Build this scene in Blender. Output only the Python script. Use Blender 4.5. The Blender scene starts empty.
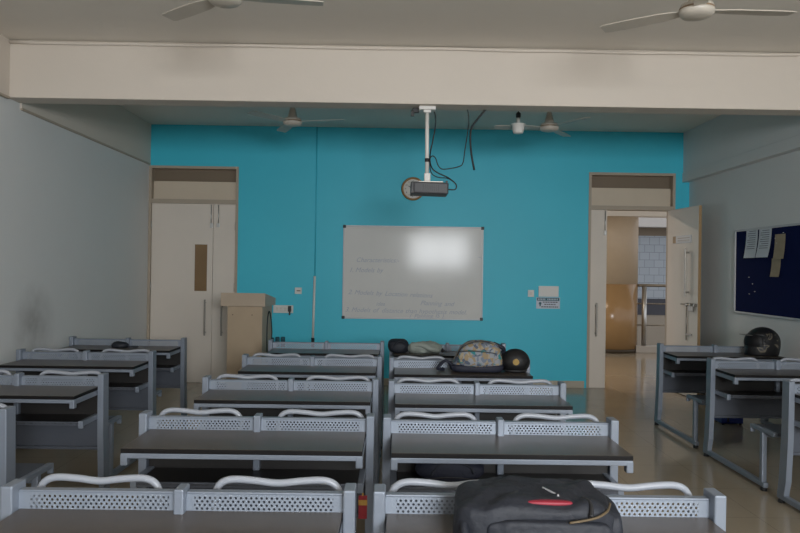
import bpy, bmesh, math, random
from mathutils import Vector, Matrix, noise
PI = math.pi
random.seed(4)
SC = bpy.context.scene
COL = SC.collection

# ------------------------------------------------------------------ materials
def srgb(r, g, b):
    f = lambda c: (c/255/12.92) if c/255 <= .04045 else ((c/255+.055)/1.055)**2.4
    return (f(r), f(g), f(b), 1)

def new_mat(name):
    m = bpy.data.materials.new(name); m.use_nodes = True
    nt = m.node_tree; nt.nodes.clear()
    out = nt.nodes.new('ShaderNodeOutputMaterial')
    p = nt.nodes.new('ShaderNodeBsdfPrincipled')
    nt.links.new(p.outputs[0], out.inputs[0])
    return m, nt, p, out

def mat(name, col, rough=.5, metal=0., var=.06, scale=6., bump=0., bscale=60., spec=.5, alpha=1., coat=0.):
    m, nt, p, out = new_mat(name)
    N = nt.nodes; L = nt.links
    tc = N.new('ShaderNodeTexCoord'); nz = N.new('ShaderNodeTexNoise')
    nz.inputs['Scale'].default_value = scale; nz.inputs['Detail'].default_value = 4
    L.new(tc.outputs['Object'], nz.inputs['Vector'])
    mx = N.new('ShaderNodeMix'); mx.data_type = 'RGBA'
    mx.inputs[6].default_value = tuple(c*(1-var) for c in col[:3])+(1,)
    mx.inputs[7].default_value = tuple(min(1, c*(1+var)) for c in col[:3])+(1,)
    L.new(nz.outputs['Fac'], mx.inputs[0]); L.new(mx.outputs[2], p.inputs['Base Color'])
    p.inputs['Roughness'].default_value = rough; p.inputs['Metallic'].default_value = metal
    p.inputs['Specular IOR Level'].default_value = spec
    p.inputs['Alpha'].default_value = alpha
    p.inputs['Coat Weight'].default_value = coat
    if bump:
        n2 = N.new('ShaderNodeTexNoise'); n2.inputs['Scale'].default_value = bscale; n2.inputs['Detail'].default_value = 5
        L.new(tc.outputs['Object'], n2.inputs['Vector'])
        b = N.new('ShaderNodeBump'); b.inputs['Strength'].default_value = bump; b.inputs['Distance'].default_value = .01
        L.new(n2.outputs['Fac'], b.inputs['Height']); L.new(b.outputs[0], p.inputs['Normal'])
    return m

def math_node(nt, op, a, b=None, c=None):
    n = nt.nodes.new('ShaderNodeMath'); n.operation = op
    for i, v in enumerate((a, b, c)):
        if v is None: continue
        if isinstance(v, (int, float)): n.inputs[i].default_value = v
        else: nt.links.new(v, n.inputs[i])
    return n.outputs[0]

M = {}
M['wall'] = mat('wall_paint', (.67, .67, .66, 1), .6, var=.03, scale=1.5, bump=.08, bscale=40)
M['ceil'] = mat('ceiling_paint', (.76, .71, .635, 1), .7, var=.03, scale=1.2, bump=.05, bscale=30)
M['beam'] = mat('beam_paint', (.63, .565, .49, 1), .65, var=.03, scale=1.1, bump=.08, bscale=25)
M['teal'] = mat('teal_paint', (.045, .54, .70, 1), .5, var=.05, scale=1.1, bump=.06, bscale=40)
M['teal_pipe'] = mat('teal_pipe_paint', (.04, .50, .65, 1), .5)
M['teal_dark'] = mat('teal_peg', (.01, .09, .12, 1), .5)
M['skirt'] = mat('skirting_tile', (.45, .40, .32, 1), .3)
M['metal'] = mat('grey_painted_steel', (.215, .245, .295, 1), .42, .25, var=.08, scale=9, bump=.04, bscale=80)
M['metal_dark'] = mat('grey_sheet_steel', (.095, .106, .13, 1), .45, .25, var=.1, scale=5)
M['top'] = mat('brown_laminate', (.075, .060, .048, 1), .34, var=.15, scale=14, spec=.6)
M['edge'] = mat('black_edge_band', (.007, .006, .006, 1), .6, spec=.2)
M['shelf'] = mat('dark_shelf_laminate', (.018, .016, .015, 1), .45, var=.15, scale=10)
M['rubber'] = mat('black_rubber', (.012, .012, .013, 1), .6)
M['door'] = mat('cream_door_laminate', (.71, .635, .555, 1), .45, var=.04, scale=3)
M['frame'] = mat('door_frame_paint', (.42, .35, .27, 1), .5)
M['topboard'] = mat('dark_brown_board', (.20, .15, .10, 1), .6)
M['transom'] = mat('transom_board', (.62, .52, .40, 1), .5, var=.06, scale=4)
M['edgewood'] = mat('door_edge_lipping', (.36, .23, .11, 1), .5)
M['steel'] = mat('brushed_steel', (.55, .55, .54, 1), .3, 1., var=.05)
M['steel_dull'] = mat('dull_steel', (.30, .28, .25, 1), .4, .9)
M['vision'] = mat('brown_tinted_glass', (.22, .13, .055, 1), .25, var=.2, scale=4)
M['lectern'] = mat('beech_laminate', (.43, .33, .225, 1), .45, var=.10, scale=5)
M['lectern_top'] = mat('pale_beech_laminate', (.45, .36, .27, 1), .42, var=.08, scale=5)
M['white_plastic'] = mat('white_plastic', (.72, .70, .66, 1), .4, var=.02)
M['fan_white'] = mat('fan_enamel', (.50, .455, .39, 1), .4, var=.08, scale=8)
M['fan_band'] = mat('fan_brown_band', (.25, .17, .10, 1), .45)
M['black_plastic'] = mat('black_plastic', (.016, .016, .018, 1), .45)
M['matt_black'] = mat('matt_black_shell', (.006, .006, .007, 1), .5)
M['proj'] = mat('charcoal_projector_shell', (.05, .05, .055, 1), .5, var=.15, scale=20)
M['cable'] = mat('black_cable', (.008, .008, .010, 1), .5)
M['clock_rim'] = mat('brown_clock_rim', (.33, .17, .05, 1), .4)
M['clock_face'] = mat('clock_face', (.62, .60, .55, 1), .5)
M['alu'] = mat('aluminium_trim', (.50, .50, .51, 1), .45, .2)
M['ink'] = mat('faded_blue_ink', (.45, .475, .54, 1), .6)
M['navy'] = mat('navy_felt', (.004, .009, .055, 1), .9, var=.12, scale=30, spec=.1)
M['paper'] = mat('white_paper', (.60, .62, .66, 1), .7, var=.03)
M['brownpaper'] = mat('yellowed_paper', (.33, .27, .18, 1), .75, var=.25, scale=16)
M['print'] = mat('printed_lines', (.10, .10, .12, 1), .7)
M['black_fabric'] = mat('black_nylon', (.010, .0125, .020, 1), .65, var=.3, scale=12, bump=.35, bscale=45)
M['navy_fabric'] = mat('navy_nylon', (.010, .0125, .026, 1), .7, var=.3, scale=12, bump=.3, bscale=45)
M['red'] = mat('red_badge', (.24, .010, .026, 1), .5)
M['redbox'] = mat('red_printed_card', (.28, .02, .03, 1), .6, var=.3, scale=40)
M['cardboard'] = mat('yellow_card', (.42, .24, .05, 1), .6)
M['tan_zip'] = mat('tan_zip_tape', (.10, .07, .035, 1), .6)
M['grey_pull'] = mat('grey_cord', (.42, .42, .44, 1), .5)
M['sage'] = mat('grey_green_cloth', (.27, .30, .27, 1), .85, var=.25, scale=9, bump=.4, bscale=25)
M['yellow'] = mat('yellow_badge', (.36, .23, .06, 1), .5, var=.3, scale=60)
M['bluebin'] = mat('dark_blue_plastic', (.006, .022, .16, 1), .4)
M['sign_white'] = mat('sign_white', (.55, .60, .68, 1), .5)
M['sign_teal'] = mat('sign_teal_header', (.02, .12, .16, 1), .5)
M['column_top'] = mat('beige_column_paint', (.46, .36, .25, 1), .5)
M['column_low'] = mat('glossy_tan_column_tiles', (.34, .205, .09, 1), .2)
M['facade'] = mat('facade_render', (.22, .19, .15, 1), .7)
M['facade_white'] = mat('facade_band', (.44, .42, .40, 1), .7)
M['facade_shade'] = mat('facade_slab_shade', (.13, .10, .07, 1), .7)  # shade under the floor slab, put in as base colour
M['curb'] = mat('pale_stone_curb', (.45, .42, .38, 1), .4)
M['seam'] = mat('dark_seam', (.05, .035, .02, 1), .6)

def floor_mat():
    m, nt, p, out = new_mat('vitrified_floor_tiles')
    N, L = nt.nodes, nt.links
    tc = N.new('ShaderNodeTexCoord'); sx = N.new('ShaderNodeSeparateXYZ'); L.new(tc.outputs['Object'], sx.inputs[0])
    def line(o, off):
        f = math_node(nt, 'FRACT', math_node(nt, 'DIVIDE', math_node(nt, 'ADD', o, off), .6))
        return math_node(nt, 'LESS_THAN', f, .006)
    g = math_node(nt, 'MAXIMUM', line(sx.outputs[0], 30.1), line(sx.outputs[1], 30.3))
    nz = N.new('ShaderNodeTexNoise'); nz.inputs['Scale'].default_value = 3; nz.inputs['Detail'].default_value = 8
    L.new(tc.outputs['Object'], nz.inputs['Vector'])
    mx = N.new('ShaderNodeMix'); mx.data_type = 'RGBA'
    mx.inputs[6].default_value = (.31, .26, .19, 1); mx.inputs[7].default_value = (.37, .31, .23, 1)
    L.new(nz.outputs['Fac'], mx.inputs[0])
    m2 = N.new('ShaderNodeMix'); m2.data_type = 'RGBA'; m2.inputs[7].default_value = (.22, .18, .13, 1)
    L.new(mx.outputs[2], m2.inputs[6]); L.new(g, m2.inputs[0]); L.new(m2.outputs[2], p.inputs['Base Color'])
    p.inputs['Roughness'].default_value = .13
    return m
M['floor'] = floor_mat()
def stained_wall():
    m = M['wall'].copy(); m.name = 'scuffed_wall_paint'; nt = m.node_tree; N, L = nt.nodes, nt.links
    p = next(n for n in N if n.type == 'BSDF_PRINCIPLED'); src = p.inputs['Base Color'].links[0].from_socket
    tc = N.new('ShaderNodeTexCoord'); d = N.new('ShaderNodeVectorMath'); d.operation = 'DISTANCE'; d.inputs[1].default_value = (-3.235, 6.5, .97)
    L.new(tc.outputs['Object'], d.inputs[0])
    nz = N.new('ShaderNodeTexNoise'); nz.inputs['Scale'].default_value = 7; nz.inputs['Detail'].default_value = 5; L.new(tc.outputs['Object'], nz.inputs['Vector'])
    f = math_node(nt, 'MULTIPLY', math_node(nt, 'SUBTRACT', 1., math_node(nt, 'DIVIDE', d.outputs['Value'], .42)), nz.outputs['Fac'])
    f = math_node(nt, 'MULTIPLY', math_node(nt, 'MAXIMUM', f, 0.), 1.1)
    mx = N.new('ShaderNodeMix'); mx.data_type = 'RGBA'; mx.inputs[7].default_value = (.22, .21, .20, 1)
    L.new(f, mx.inputs[0]); L.new(src, mx.inputs[6]); L.new(mx.outputs[2], p.inputs['Base Color'])
    return m
M['wall_scuffed'] = stained_wall()

def perforated_mat():
    m, nt, p, out = new_mat('perforated_grey_steel')
    N, L = nt.nodes, nt.links
    p.inputs['Base Color'].default_value = (.25, .285, .34, 1); p.inputs['Roughness'].default_value = .42; p.inputs['Metallic'].default_value = .25
    tc = N.new('ShaderNodeTexCoord'); sx = N.new('ShaderNodeSeparateXYZ'); L.new(tc.outputs['Object'], sx.inputs[0])
    S, H = .0165, .0115
    X = math_node(nt, 'ADD', sx.outputs[0], 5.); Z = math_node(nt, 'ADD', sx.outputs[2], .0035)
    row = math_node(nt, 'FLOOR', math_node(nt, 'DIVIDE', Z, H))
    odd = math_node(nt, 'MULTIPLY', math_node(nt, 'FLOORED_MODULO', row, 2.), .5)
    fx = math_node(nt, 'SUBTRACT', math_node(nt, 'FRACT', math_node(nt, 'ADD', math_node(nt, 'DIVIDE', X, S), odd)), .5)
    fz = math_node(nt, 'SUBTRACT', math_node(nt, 'FRACT', math_node(nt, 'DIVIDE', Z, H)), .5)
    fx = math_node(nt, 'MULTIPLY', fx, S); fz = math_node(nt, 'MULTIPLY', fz, H)
    d2 = math_node(nt, 'ADD', math_node(nt, 'MULTIPLY', fx, fx), math_node(nt, 'MULTIPLY', fz, fz))
    hole = math_node(nt, 'LESS_THAN', d2, .0042**2)
    ax = math_node(nt, 'ABSOLUTE', sx.outputs[0])
    inside = math_node(nt, 'MULTIPLY', math_node(nt, 'GREATER_THAN', ax, .04), math_node(nt, 'LESS_THAN', ax, .485))
    zi = math_node(nt, 'LESS_THAN', sx.outputs[2], .792)
    hole = math_node(nt, 'MULTIPLY', math_node(nt, 'MULTIPLY', hole, inside), zi)
    tr = N.new('ShaderNodeBsdfTransparent'); mix = N.new('ShaderNodeMixShader')
    L.new(hole, mix.inputs[0]); L.new(p.outputs[0], mix.inputs[1]); L.new(tr.outputs[0], mix.inputs[2])
    L.new(mix.outputs[0], out.inputs[0])
    return m
M['perf'] = perforated_mat()

def worn_tube_mat():
    m, nt, p, out = new_mat('worn_white_enamel')
    N, L = nt.nodes, nt.links
    tc = N.new('ShaderNodeTexCoord'); nz = N.new('ShaderNodeTexNoise'); nz.inputs['Scale'].default_value = 26; nz.inputs['Detail'].default_value = 3
    L.new(tc.outputs['Object'], nz.inputs['Vector'])
    r = N.new('ShaderNodeValToRGB'); r.color_ramp.elements[0].position = .70; r.color_ramp.elements[1].position = .715
    r.color_ramp.elements[0].color = (.31, .33, .37, 1); r.color_ramp.elements[1].color = (.09, .08, .075, 1)
    L.new(nz.outputs['Fac'], r.inputs[0]); L.new(r.outputs[0], p.inputs['Base Color'])
    p.inputs['Roughness'].default_value = .35
    return m
M['tube'] = worn_tube_mat()

def board_mat():
    m, nt, p, out = new_mat('whiteboard_enamel')
    N, L = nt.nodes, nt.links
    tc = N.new('ShaderNodeTexCoord'); nz = N.new('ShaderNodeTexNoise'); nz.inputs['Scale'].default_value = 2.2; nz.inputs['Detail'].default_value = 6
    L.new(tc.outputs['Object'], nz.inputs['Vector'])
    mx = N.new('ShaderNodeMix'); mx.data_type = 'RGBA'
    mx.inputs[6].default_value = (.64, .635, .62, 1); mx.inputs[7].default_value = (.74, .73, .70, 1)
    L.new(nz.outputs['Fac'], mx.inputs[0]); L.new(mx.outputs[2], p.inputs['Base Color'])
    p.inputs['Roughness'].default_value = .115; p.inputs['Specular IOR Level'].default_value = .105
    return m
M['board'] = board_mat()

def patterned_mat():
    m, nt, p, out = new_mat('floral_print_nylon')
    N, L = nt.nodes, nt.links
    tc = N.new('ShaderNodeTexCoord'); v = N.new('ShaderNodeTexVoronoi'); v.inputs['Scale'].default_value = 42
    nz = N.new('ShaderNodeTexNoise'); nz.inputs['Scale'].default_value = 14
    L.new(tc.outputs['Object'], nz.inputs['Vector'])
    add = N.new('ShaderNodeVectorMath'); add.operation = 'MULTIPLY_ADD'
    L.new(nz.outputs['Color'], add.inputs[0]); add.inputs[1].default_value = (.08, .08, .08); L.new(tc.outputs['Object'], add.inputs[2])
    L.new(add.outputs[0], v.inputs['Vector'])
    s = N.new('ShaderNodeSeparateColor'); L.new(v.outputs['Color'], s.inputs[0])
    r = N.new('ShaderNodeValToRGB'); r.color_ramp.interpolation = 'CONSTANT'
    cr = r.color_ramp; cr.elements[0].position = 0; cr.elements[0].color = (.27, .20, .115, 1)
    cr.elements[1].position = .26; cr.elements[1].color = (.25, .265, .285, 1)
    for pos, c in ((.5, (.07, .09, .13, 1)), (.66, (.14, .17, .22, 1)), (.80, (.32, .265, .18, 1)), (.93, (.02, .19, .21, 1))):
        e = cr.elements.new(pos); e.color = c
    L.new(s.outputs[0], r.inputs[0]); L.new(r.outputs[0], p.inputs['Base Color']); p.inputs['Roughness'].default_value = .75
    return m
M['floral'] = patterned_mat()

def helmet_mat():
    m, nt, p, out = new_mat('black_helmet_graphics')
    N, L = nt.nodes, nt.links
    tc = N.new('ShaderNodeTexCoord'); w = N.new('ShaderNodeTexNoise'); w.inputs['Scale'].default_value = 7; w.inputs['Detail'].default_value = 2; w.inputs['Distortion'].default_value = 1.5
    L.new(tc.outputs['Object'], w.inputs['Vector'])
    r = N.new('ShaderNodeValToRGB'); cr = r.color_ramp
    cr.elements[0].position = .60; cr.elements[0].color = (.006, .006, .007, 1)
    cr.elements[1].position = .63; cr.elements[1].color = (.17, .145, .10, 1)
    e = cr.elements.new(.68); e.color = (.03, .03, .035, 1)
    L.new(w.outputs['Fac'], r.inputs[0]); L.new(r.outputs[0], p.inputs['Base Color']); p.inputs['Roughness'].default_value = .42
    return m
M['helmet'] = helmet_mat()

def glass_mat(name, tint, rough=.02):
    m, nt, p, out = new_mat(name)
    p.inputs['Base Color'].default_value = tint; p.inputs['Roughness'].default_value = rough
    p.inputs['Transmission Weight'].default_value = 1.; p.inputs['IOR'].default_value = 1.1
    return m

def glazing_mat():
    # glazed facade across the court: bluish panes with a frosted geometric pattern
    m, nt, p, out = new_mat('patterned_facade_glazing')
    N, L = nt.nodes, nt.links
    tc = N.new('ShaderNodeTexCoord'); b = N.new('ShaderNodeTexBrick')
    b.inputs['Scale'].default_value = 1.0; b.inputs['Brick Width'].default_value = .27; b.inputs['Row Height'].default_value = .21; b.inputs['Mortar Size'].default_value = .007
    b.inputs['Color1'].default_value = (.23, .26, .29, 1); b.inputs['Color2'].default_value = (.25, .28, .31, 1); b.inputs['Mortar'].default_value = (.14, .16, .19, 1)
    mp = N.new('ShaderNodeMapping'); mp.inputs['Rotation'].default_value = (PI/2, 0, 0)
    L.new(tc.outputs['Object'], mp.inputs[0]); L.new(mp.outputs[0], b.inputs['Vector'])
    L.new(b.outputs['Color'], p.inputs['Base Color']); p.inputs['Roughness'].default_value = .25
    return m
M['glazing'] = glazing_mat()
M['glazing_low'] = mat('dark_lower_glazing', (.014, .015, .024, 1), .25, var=.3, scale=3)

# ------------------------------------------------------------------ mesh helpers
def box(bm, x0, x1, y0, y1, z0, z1, bev=0., mi=0, rot=None, seg=2):
    g = bmesh.ops.create_cube(bm, size=1)['verts']
    c = Vector(((x0+x1)/2, (y0+y1)/2, (z0+z1)/2))
    for v in g:
        v.co = Vector((v.co.x*(x1-x0), v.co.y*(y1-y0), v.co.z*(z1-z0)))
    fs = list({f for v in g for f in v.link_faces})
    if bev:
        es = list({e for v in g for e in v.link_edges})
        r = bmesh.ops.bevel(bm, geom=es, offset=bev, segments=seg, affect='EDGES', profile=.5)
        fs = list(set(r['faces']) | {f for f in fs if f.is_valid})
        g = list({v for f in fs for v in f.verts})
    for f in fs: f.material_index = mi
    for v in g:
        if rot: v.co = rot @ v.co
        v.co += c
    return g

def tube(bm, pts, r, n=10, caps=True, mi=0):
    pts = [Vector(p) for p in pts]; rings = []
    up = None
    for i, p in enumerate(pts):
        t = (pts[min(i+1, len(pts)-1)]-pts[max(i-1, 0)]).normalized()
        if up is None:
            up = t.orthogonal().normalized()
        else:
            up = (up - t*up.dot(t)).normalized()
        s = t.cross(up)
        rr = r[i] if isinstance(r, (list, tuple)) else r
        rings.append([bm.verts.new(p+(up*math.cos(2*PI*k/n)+s*math.sin(2*PI*k/n))*rr) for k in range(n)])
    for a, b in zip(rings, rings[1:]):
        for k in range(n):
            f = bm.faces.new((a[k], a[(k+1) % n], b[(k+1) % n], b[k])); f.smooth = True; f.material_index = mi
    if caps:
        for rg in (rings[0][::-1], rings[-1]):
            f = bm.faces.new(rg); f.material_index = mi

def smooth_path(pts, sub=6):
    pts = [Vector(p) for p in pts]; out = []
    for i in range(len(pts)-1):
        p0, p1, p2, p3 = pts[max(i-1, 0)], pts[i], pts[i+1], pts[min(i+2, len(pts)-1)]
        for k in range(sub):
            t = k/sub
            out.append(.5*((2*p1)+(-p0+p2)*t+(2*p0-5*p1+4*p2-p3)*t*t+(-p0+3*p1-3*p2+p3)*t**3))
    out.append(pts[-1]); return out

def lathe(bm, prof, c=(0, 0, 0), n=32, axis='z', mi=0):
    c = Vector(c); rings = []
    for r, h in prof:
        rg = []
        for k in range(n):
            a = 2*PI*k/n
            v = Vector((r*math.cos(a), r*math.sin(a), h)) if axis == 'z' else Vector((r*math.cos(a), h, r*math.sin(a)))
            rg.append(bm.verts.new(c+v))
        rings.append(rg)
    for a, b in zip(rings, rings[1:]):
        for k in range(n):
            f = bm.faces.new((a[k], a[(k+1) % n], b[(k+1) % n], b[k])); f.smooth = True; f.material_index = mi
    for rg in (rings[0][::-1], rings[-1]):
        f = bm.faces.new(rg); f.material_index = mi

def prism(bm, poly, x0, x1, bev=0., mi=0):
    """polygon in the y-z plane extruded along x"""
    a = [bm.verts.new((x0, y, z)) for y, z in poly]; b = [bm.verts.new((x1, y, z)) for y, z in poly]
    fs = [bm.faces.new(a), bm.faces.new(b[::-1])]
    n = len(poly)
    for k in range(n): fs.append(bm.faces.new((a[k], b[k], b[(k+1) % n], a[(k+1) % n])))
    for f in fs: f.material_index = mi
    if bev:
        es = list({e for f in fs for e in f.edges})
        bmesh.ops.bevel(bm, geom=es, offset=bev, segments=2, affect='EDGES', profile=.5)

def blob(bm, c, s, e=.6, nu=40, nv=24, amp=0., fr=6., seed=0., flat=None, mi=0, shape=None):
    """rounded soft box; e=1 ellipsoid, smaller = boxier"""
    c = Vector(c); sp = lambda v: math.copysign(abs(v)**e, v)
    rows = []
    for j in range(nv+1):
        ph = -PI/2+PI*j/nv; row = []
        for i in range(nu):
            th = 2*PI*i/nu
            p = Vector((sp(math.cos(ph))*sp(math.cos(th)), sp(math.cos(ph))*sp(math.sin(th)), sp(math.sin(ph))))
            q = Vector((p.x*s[0], p.y*s[1], p.z*s[2]))
            if shape: q = shape(q)
            if amp:
                d = p.normalized() if p.length else Vector((0, 0, 1))
                q += d*amp*noise.fractal(q*fr+Vector((seed, seed*2, 0)), 1., 2., 4)
            w = c+q
            if flat is not None and w.z < flat: w.z = flat
            row.append(bm.verts.new(w))
        rows.append(row)
    fs = []
    for a, b in zip(rows, rows[1:]):
        for k in range(nu):
            fs.append(bm.faces.new((a[k], a[(k+1) % nu], b[(k+1) % nu], b[k])))
    for f in fs: f.smooth = True; f.material_index = mi
    bmesh.ops.remove_doubles(bm, verts=rows[0]+rows[-1], dist=1e-5)

def B(): return bmesh.new()

def obj(name, bm, mats, parent=None, loc=(0, 0, 0), kind=None, label=None):
    bmesh.ops.recalc_face_normals(bm, faces=bm.faces)
    me = bpy.data.meshes.new(name); bm.to_mesh(me); bm.free()
    for m in (mats if isinstance(mats, (list, tuple)) else [mats]):
        me.materials.append(M[m] if isinstance(m, str) else m)
    o = bpy.data.objects.new(name, me); COL.objects.link(o); o.location = loc
    if parent: o.parent = parent
    if kind: o['kind'] = kind
    if label: o['label'] = label
    return o

def empty(name, loc=(0, 0, 0), rz=0.):
    o = bpy.data.objects.new(name, None); COL.objects.link(o)
    o.location = loc; o.rotation_euler = (0, 0, rz); o.empty_display_size = .1
    return o

def tag(o, label, cat, group=None):
    o['label'] = label; o['category'] = cat
    if group: o['group'] = group
    return o

def text_mesh(name, body, size, m, parent, loc, rot=(PI/2, 0, 0), shear=0., depth=.0005):
    cu = bpy.data.curves.new(name, 'FONT'); cu.body = body; cu.size = size; cu.shear = shear; cu.extrude = depth
    t = bpy.data.objects.new(name+'_c', cu); COL.objects.link(t)
    me = bpy.data.meshes.new_from_object(t.evaluated_get(bpy.context.evaluated_depsgraph_get()))
    bpy.data.objects.remove(t)
    me.materials.clear(); me.materials.append(M[m])
    o = bpy.data.objects.new(name, me); COL.objects.link(o); o.location = loc; o.rotation_euler = rot; o.parent = parent
    return o

def copy_tree(o, parent=None):
    c = o.copy(); COL.objects.link(c)
    if parent: c.parent = parent
    for ch in list(o.children): copy_tree(ch, c)
    return c

# ------------------------------------------------------------------ camera model (photo 800 x 533)
H = 1.526; F = 720.; ROLL = .0145
VX, VY = 395., 269.
def at(px, py, d):
    """room point at distance d behind the pixel"""
    x, y = px-VX, py-VY
    xr, yr = x+ROLL*y, y-ROLL*x
    return Vector((xr*d/F, d, H-yr*d/F))

cam = bpy.data.cameras.new('camera'); co = bpy.data.objects.new('camera', cam); COL.objects.link(co)
cam.sensor_width = 36; cam.lens = F*36/800; cam.clip_start = .05
yaw = math.atan((400-VX)/F); pitch = math.atan((VY-266.5)/F)
co.location = (0, 0, H)
co.rotation_mode = 'QUATERNION'
co.rotation_quaternion = (Matrix.Rotation(-yaw, 3, 'Z') @ Matrix.Rotation(PI/2+pitch, 3, 'X') @ Matrix.Rotation(ROLL, 3, 'Z')).to_quaternion()
SC.camera = co

# ------------------------------------------------------------------ setting
D = 9.45; XL, XR = -3.235, 3.86; YR = -3.0; CZ = 3.375
def struct(name, bm, m, parent=None): return obj(name, bm, m, parent, kind='structure')

b = B(); box(b, XL-.2, XR+.2, YR-.2, D, -.1, 0); box(b, -6, 12, D, 13.85, -.1, -.0005); struct('floor', b, 'floor')
b = B(); box(b, XL-.2, XR+.2, YR-.2, D+.2, CZ, CZ+.15); struct('ceiling', b, 'ceil')
b = B(); box(b, XL-.2, XL, YR-.2, D+.2, 0, CZ); struct('wall_left', b, 'wall_scuffed')
SY0, SY1, SZ0, SZ1 = -2.3, .9, .95, 2.6  # opening for an added side window, out of view
b = B()
for y0, y1, z0, z1 in ((YR-.2, SY0, 0, CZ), (SY1, D+.2, 0, CZ), (SY0, SY1, 0, SZ0), (SY0, SY1, SZ1, CZ)):
    box(b, XR, XR+.2, y0, y1, z0, z1)
struct('wall_right', b, 'wall')
# back wall with two door openings
LD0, LD1, RD0, RD1, DT = XL, -2.065, 2.535, 3.675, 2.835
b = B()
for x0, x1, z0, z1 in ((XL, LD0, 0, DT), (LD1, RD0, 0, DT), (RD1, XR, 0, DT), (XL, XR, DT, CZ)):
    box(b, x0, x1, D, D+.10, z0, z1, mi=0); box(b, x0, x1, D+.10, D+.2, z0, z1, mi=1)
struct('wall_back', b, ['teal', 'wall'])
# rear wall behind the camera with a window opening
WX0, WX1, WZ0, WZ1 = .35, 2.35, 1.0, 2.65
b = B()
for x0, x1, z0, z1 in ((XL, WX0, 0, CZ), (WX1, XR, 0, CZ), (WX0, WX1, 0, WZ0), (WX0, WX1, WZ1, CZ)):
    box(b, x0, x1, YR-.2, YR, z0, z1)
struct('wall_rear', b, 'wall')
w1 = empty('window_1', (0, 0, 0)); w1['kind'] = 'structure'
b = B()
for x0, x1, z0, z1 in ((WX0, WX1, WZ0, WZ0+.05), (WX0, WX1, WZ1-.05, WZ1), (WX0, WX0+.05, WZ0, WZ1), (WX1-.05, WX1, WZ0, WZ1), ((WX0+WX1)/2-.025, (WX0+WX1)/2+.025, WZ0, WZ1)):
    box(b, x0, x1, YR-.14, YR-.09, z0, z1)
struct('window_frame', b, 'alu', w1)
b = B(); box(b, WX0-.05, WX1+.05, YR-.02, YR+.08, WZ0-.04, WZ0, .005); struct('window_sill', b, 'curb', w1)

w2 = empty('window_added', (0, 0, 0)); w2['kind'] = 'structure'  # side window added to lighten the side walls
b = B()
for y0, y1, z0, z1 in ((SY0, SY1, SZ0, SZ0+.05), (SY0, SY1, SZ1-.05, SZ1), (SY0, SY0+.05, SZ0, SZ1), (SY1-.05, SY1, SZ0, SZ1), ((SY0+SY1)/2-.025, (SY0+SY1)/2+.025, SZ0, SZ1)):
    box(b, XR+.09, XR+.14, y0, y1, z0, z1)
struct('window_frame', b, 'alu', w2)
b = B(); box(b, XL, XR, 5.97, 6.19, 2.898, CZ, .006); struct('trim_1', b, 'beam')
b = B()
pts = [(x, 5.958+.004*noise.noise(Vector((x*2, 0, 0))), 3.352+.010*noise.noise(Vector((x*1.3, 5, 0)))) for x in [XL+.03+i*.2 for i in range(36)]]
tube(b, pts, .014, 8); struct('trim_2', b, 'beam')
b = B(); box(b, XL, XL+.028, YR, 5.97, 2.895, CZ, .004); box(b, XL, XL+.016, 6.19, D, 2.855, CZ, .004); struct('trim_3', b, 'beam')
b = B(); box(b, XL, XL+.022, 6.19, D-.012, 2.842, 2.862, .003); box(b, XL, XL+.034, YR, 5.97, 2.885, 2.905, .003); struct('trim_5', b, 'frame')
b = B(); box(b, XR-.085, XR, YR, 5.97, 2.84, CZ); box(b, XR-.085, XR, 6.19, D, 2.84, CZ)
box(b, XR-.095, XR, YR, 5.97, 2.72, 2.84, .004); box(b, XR-.095, XR, 6.19, D, 2.72, 2.84, .004); struct('trim_4', b, 'wall')
b = B(); box(b, LD1+.03, RD0-.03, D-.012, D, 0, .09, .003); box(b, RD1+.05, XR, D-.012, D, 0, .09, .003); struct('baseboard_back', b, 'skirt')
b = B(); box(b, XL, XL+.012, YR, D-.02, 0, .09, .003); struct('baseboard_left', b, 'skirt')
b = B(); box(b, XR-.012, XR, YR, D-.02, 0, .09, .003); struct('baseboard_right', b, 'skirt')

def handle(parent, x, z0, z1, y, ny=-1, name='pull_handle'):
    h = B(); box(h, x-.012, x+.012, y+ny*.045-.006, y+ny*.045+.006, z0, z1, .004)
    for z in (z0+.04, z1-.04): box(h, x-.008, x+.008, min(y, y+ny*.045), max(y, y+ny*.045), z-.01, z+.01)
    return struct(name, h, 'steel_dull', parent)

def door_frame(parent, x0, x1):
    f = B(); w = .034
    for a, c in ((x0, x0+w), (x1-w, x1)): box(f, a, c, D-.010, D+.2, 0, DT-w)
    box(f, x0, x1, D-.010, D+.2, DT-w, DT); box(f, x0+w, x1-w, D-.006, D+.14, 2.345, 2.40)
    struct('door_frame', f, 'frame', parent)
    t = B(); box(t, x0+w, x1-w, D+.12, D+.15, 2.60, DT-w); struct('transom_top_board', t, 'topboard', parent)  # plain dark brown board across the upper part of the transom
    t = B(); box(t, x0+w+.004, x1-w-.004, D+.06, D+.085, 2.402, 2.64, .004); struct('transom_sash', t, 'transom', parent)

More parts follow.
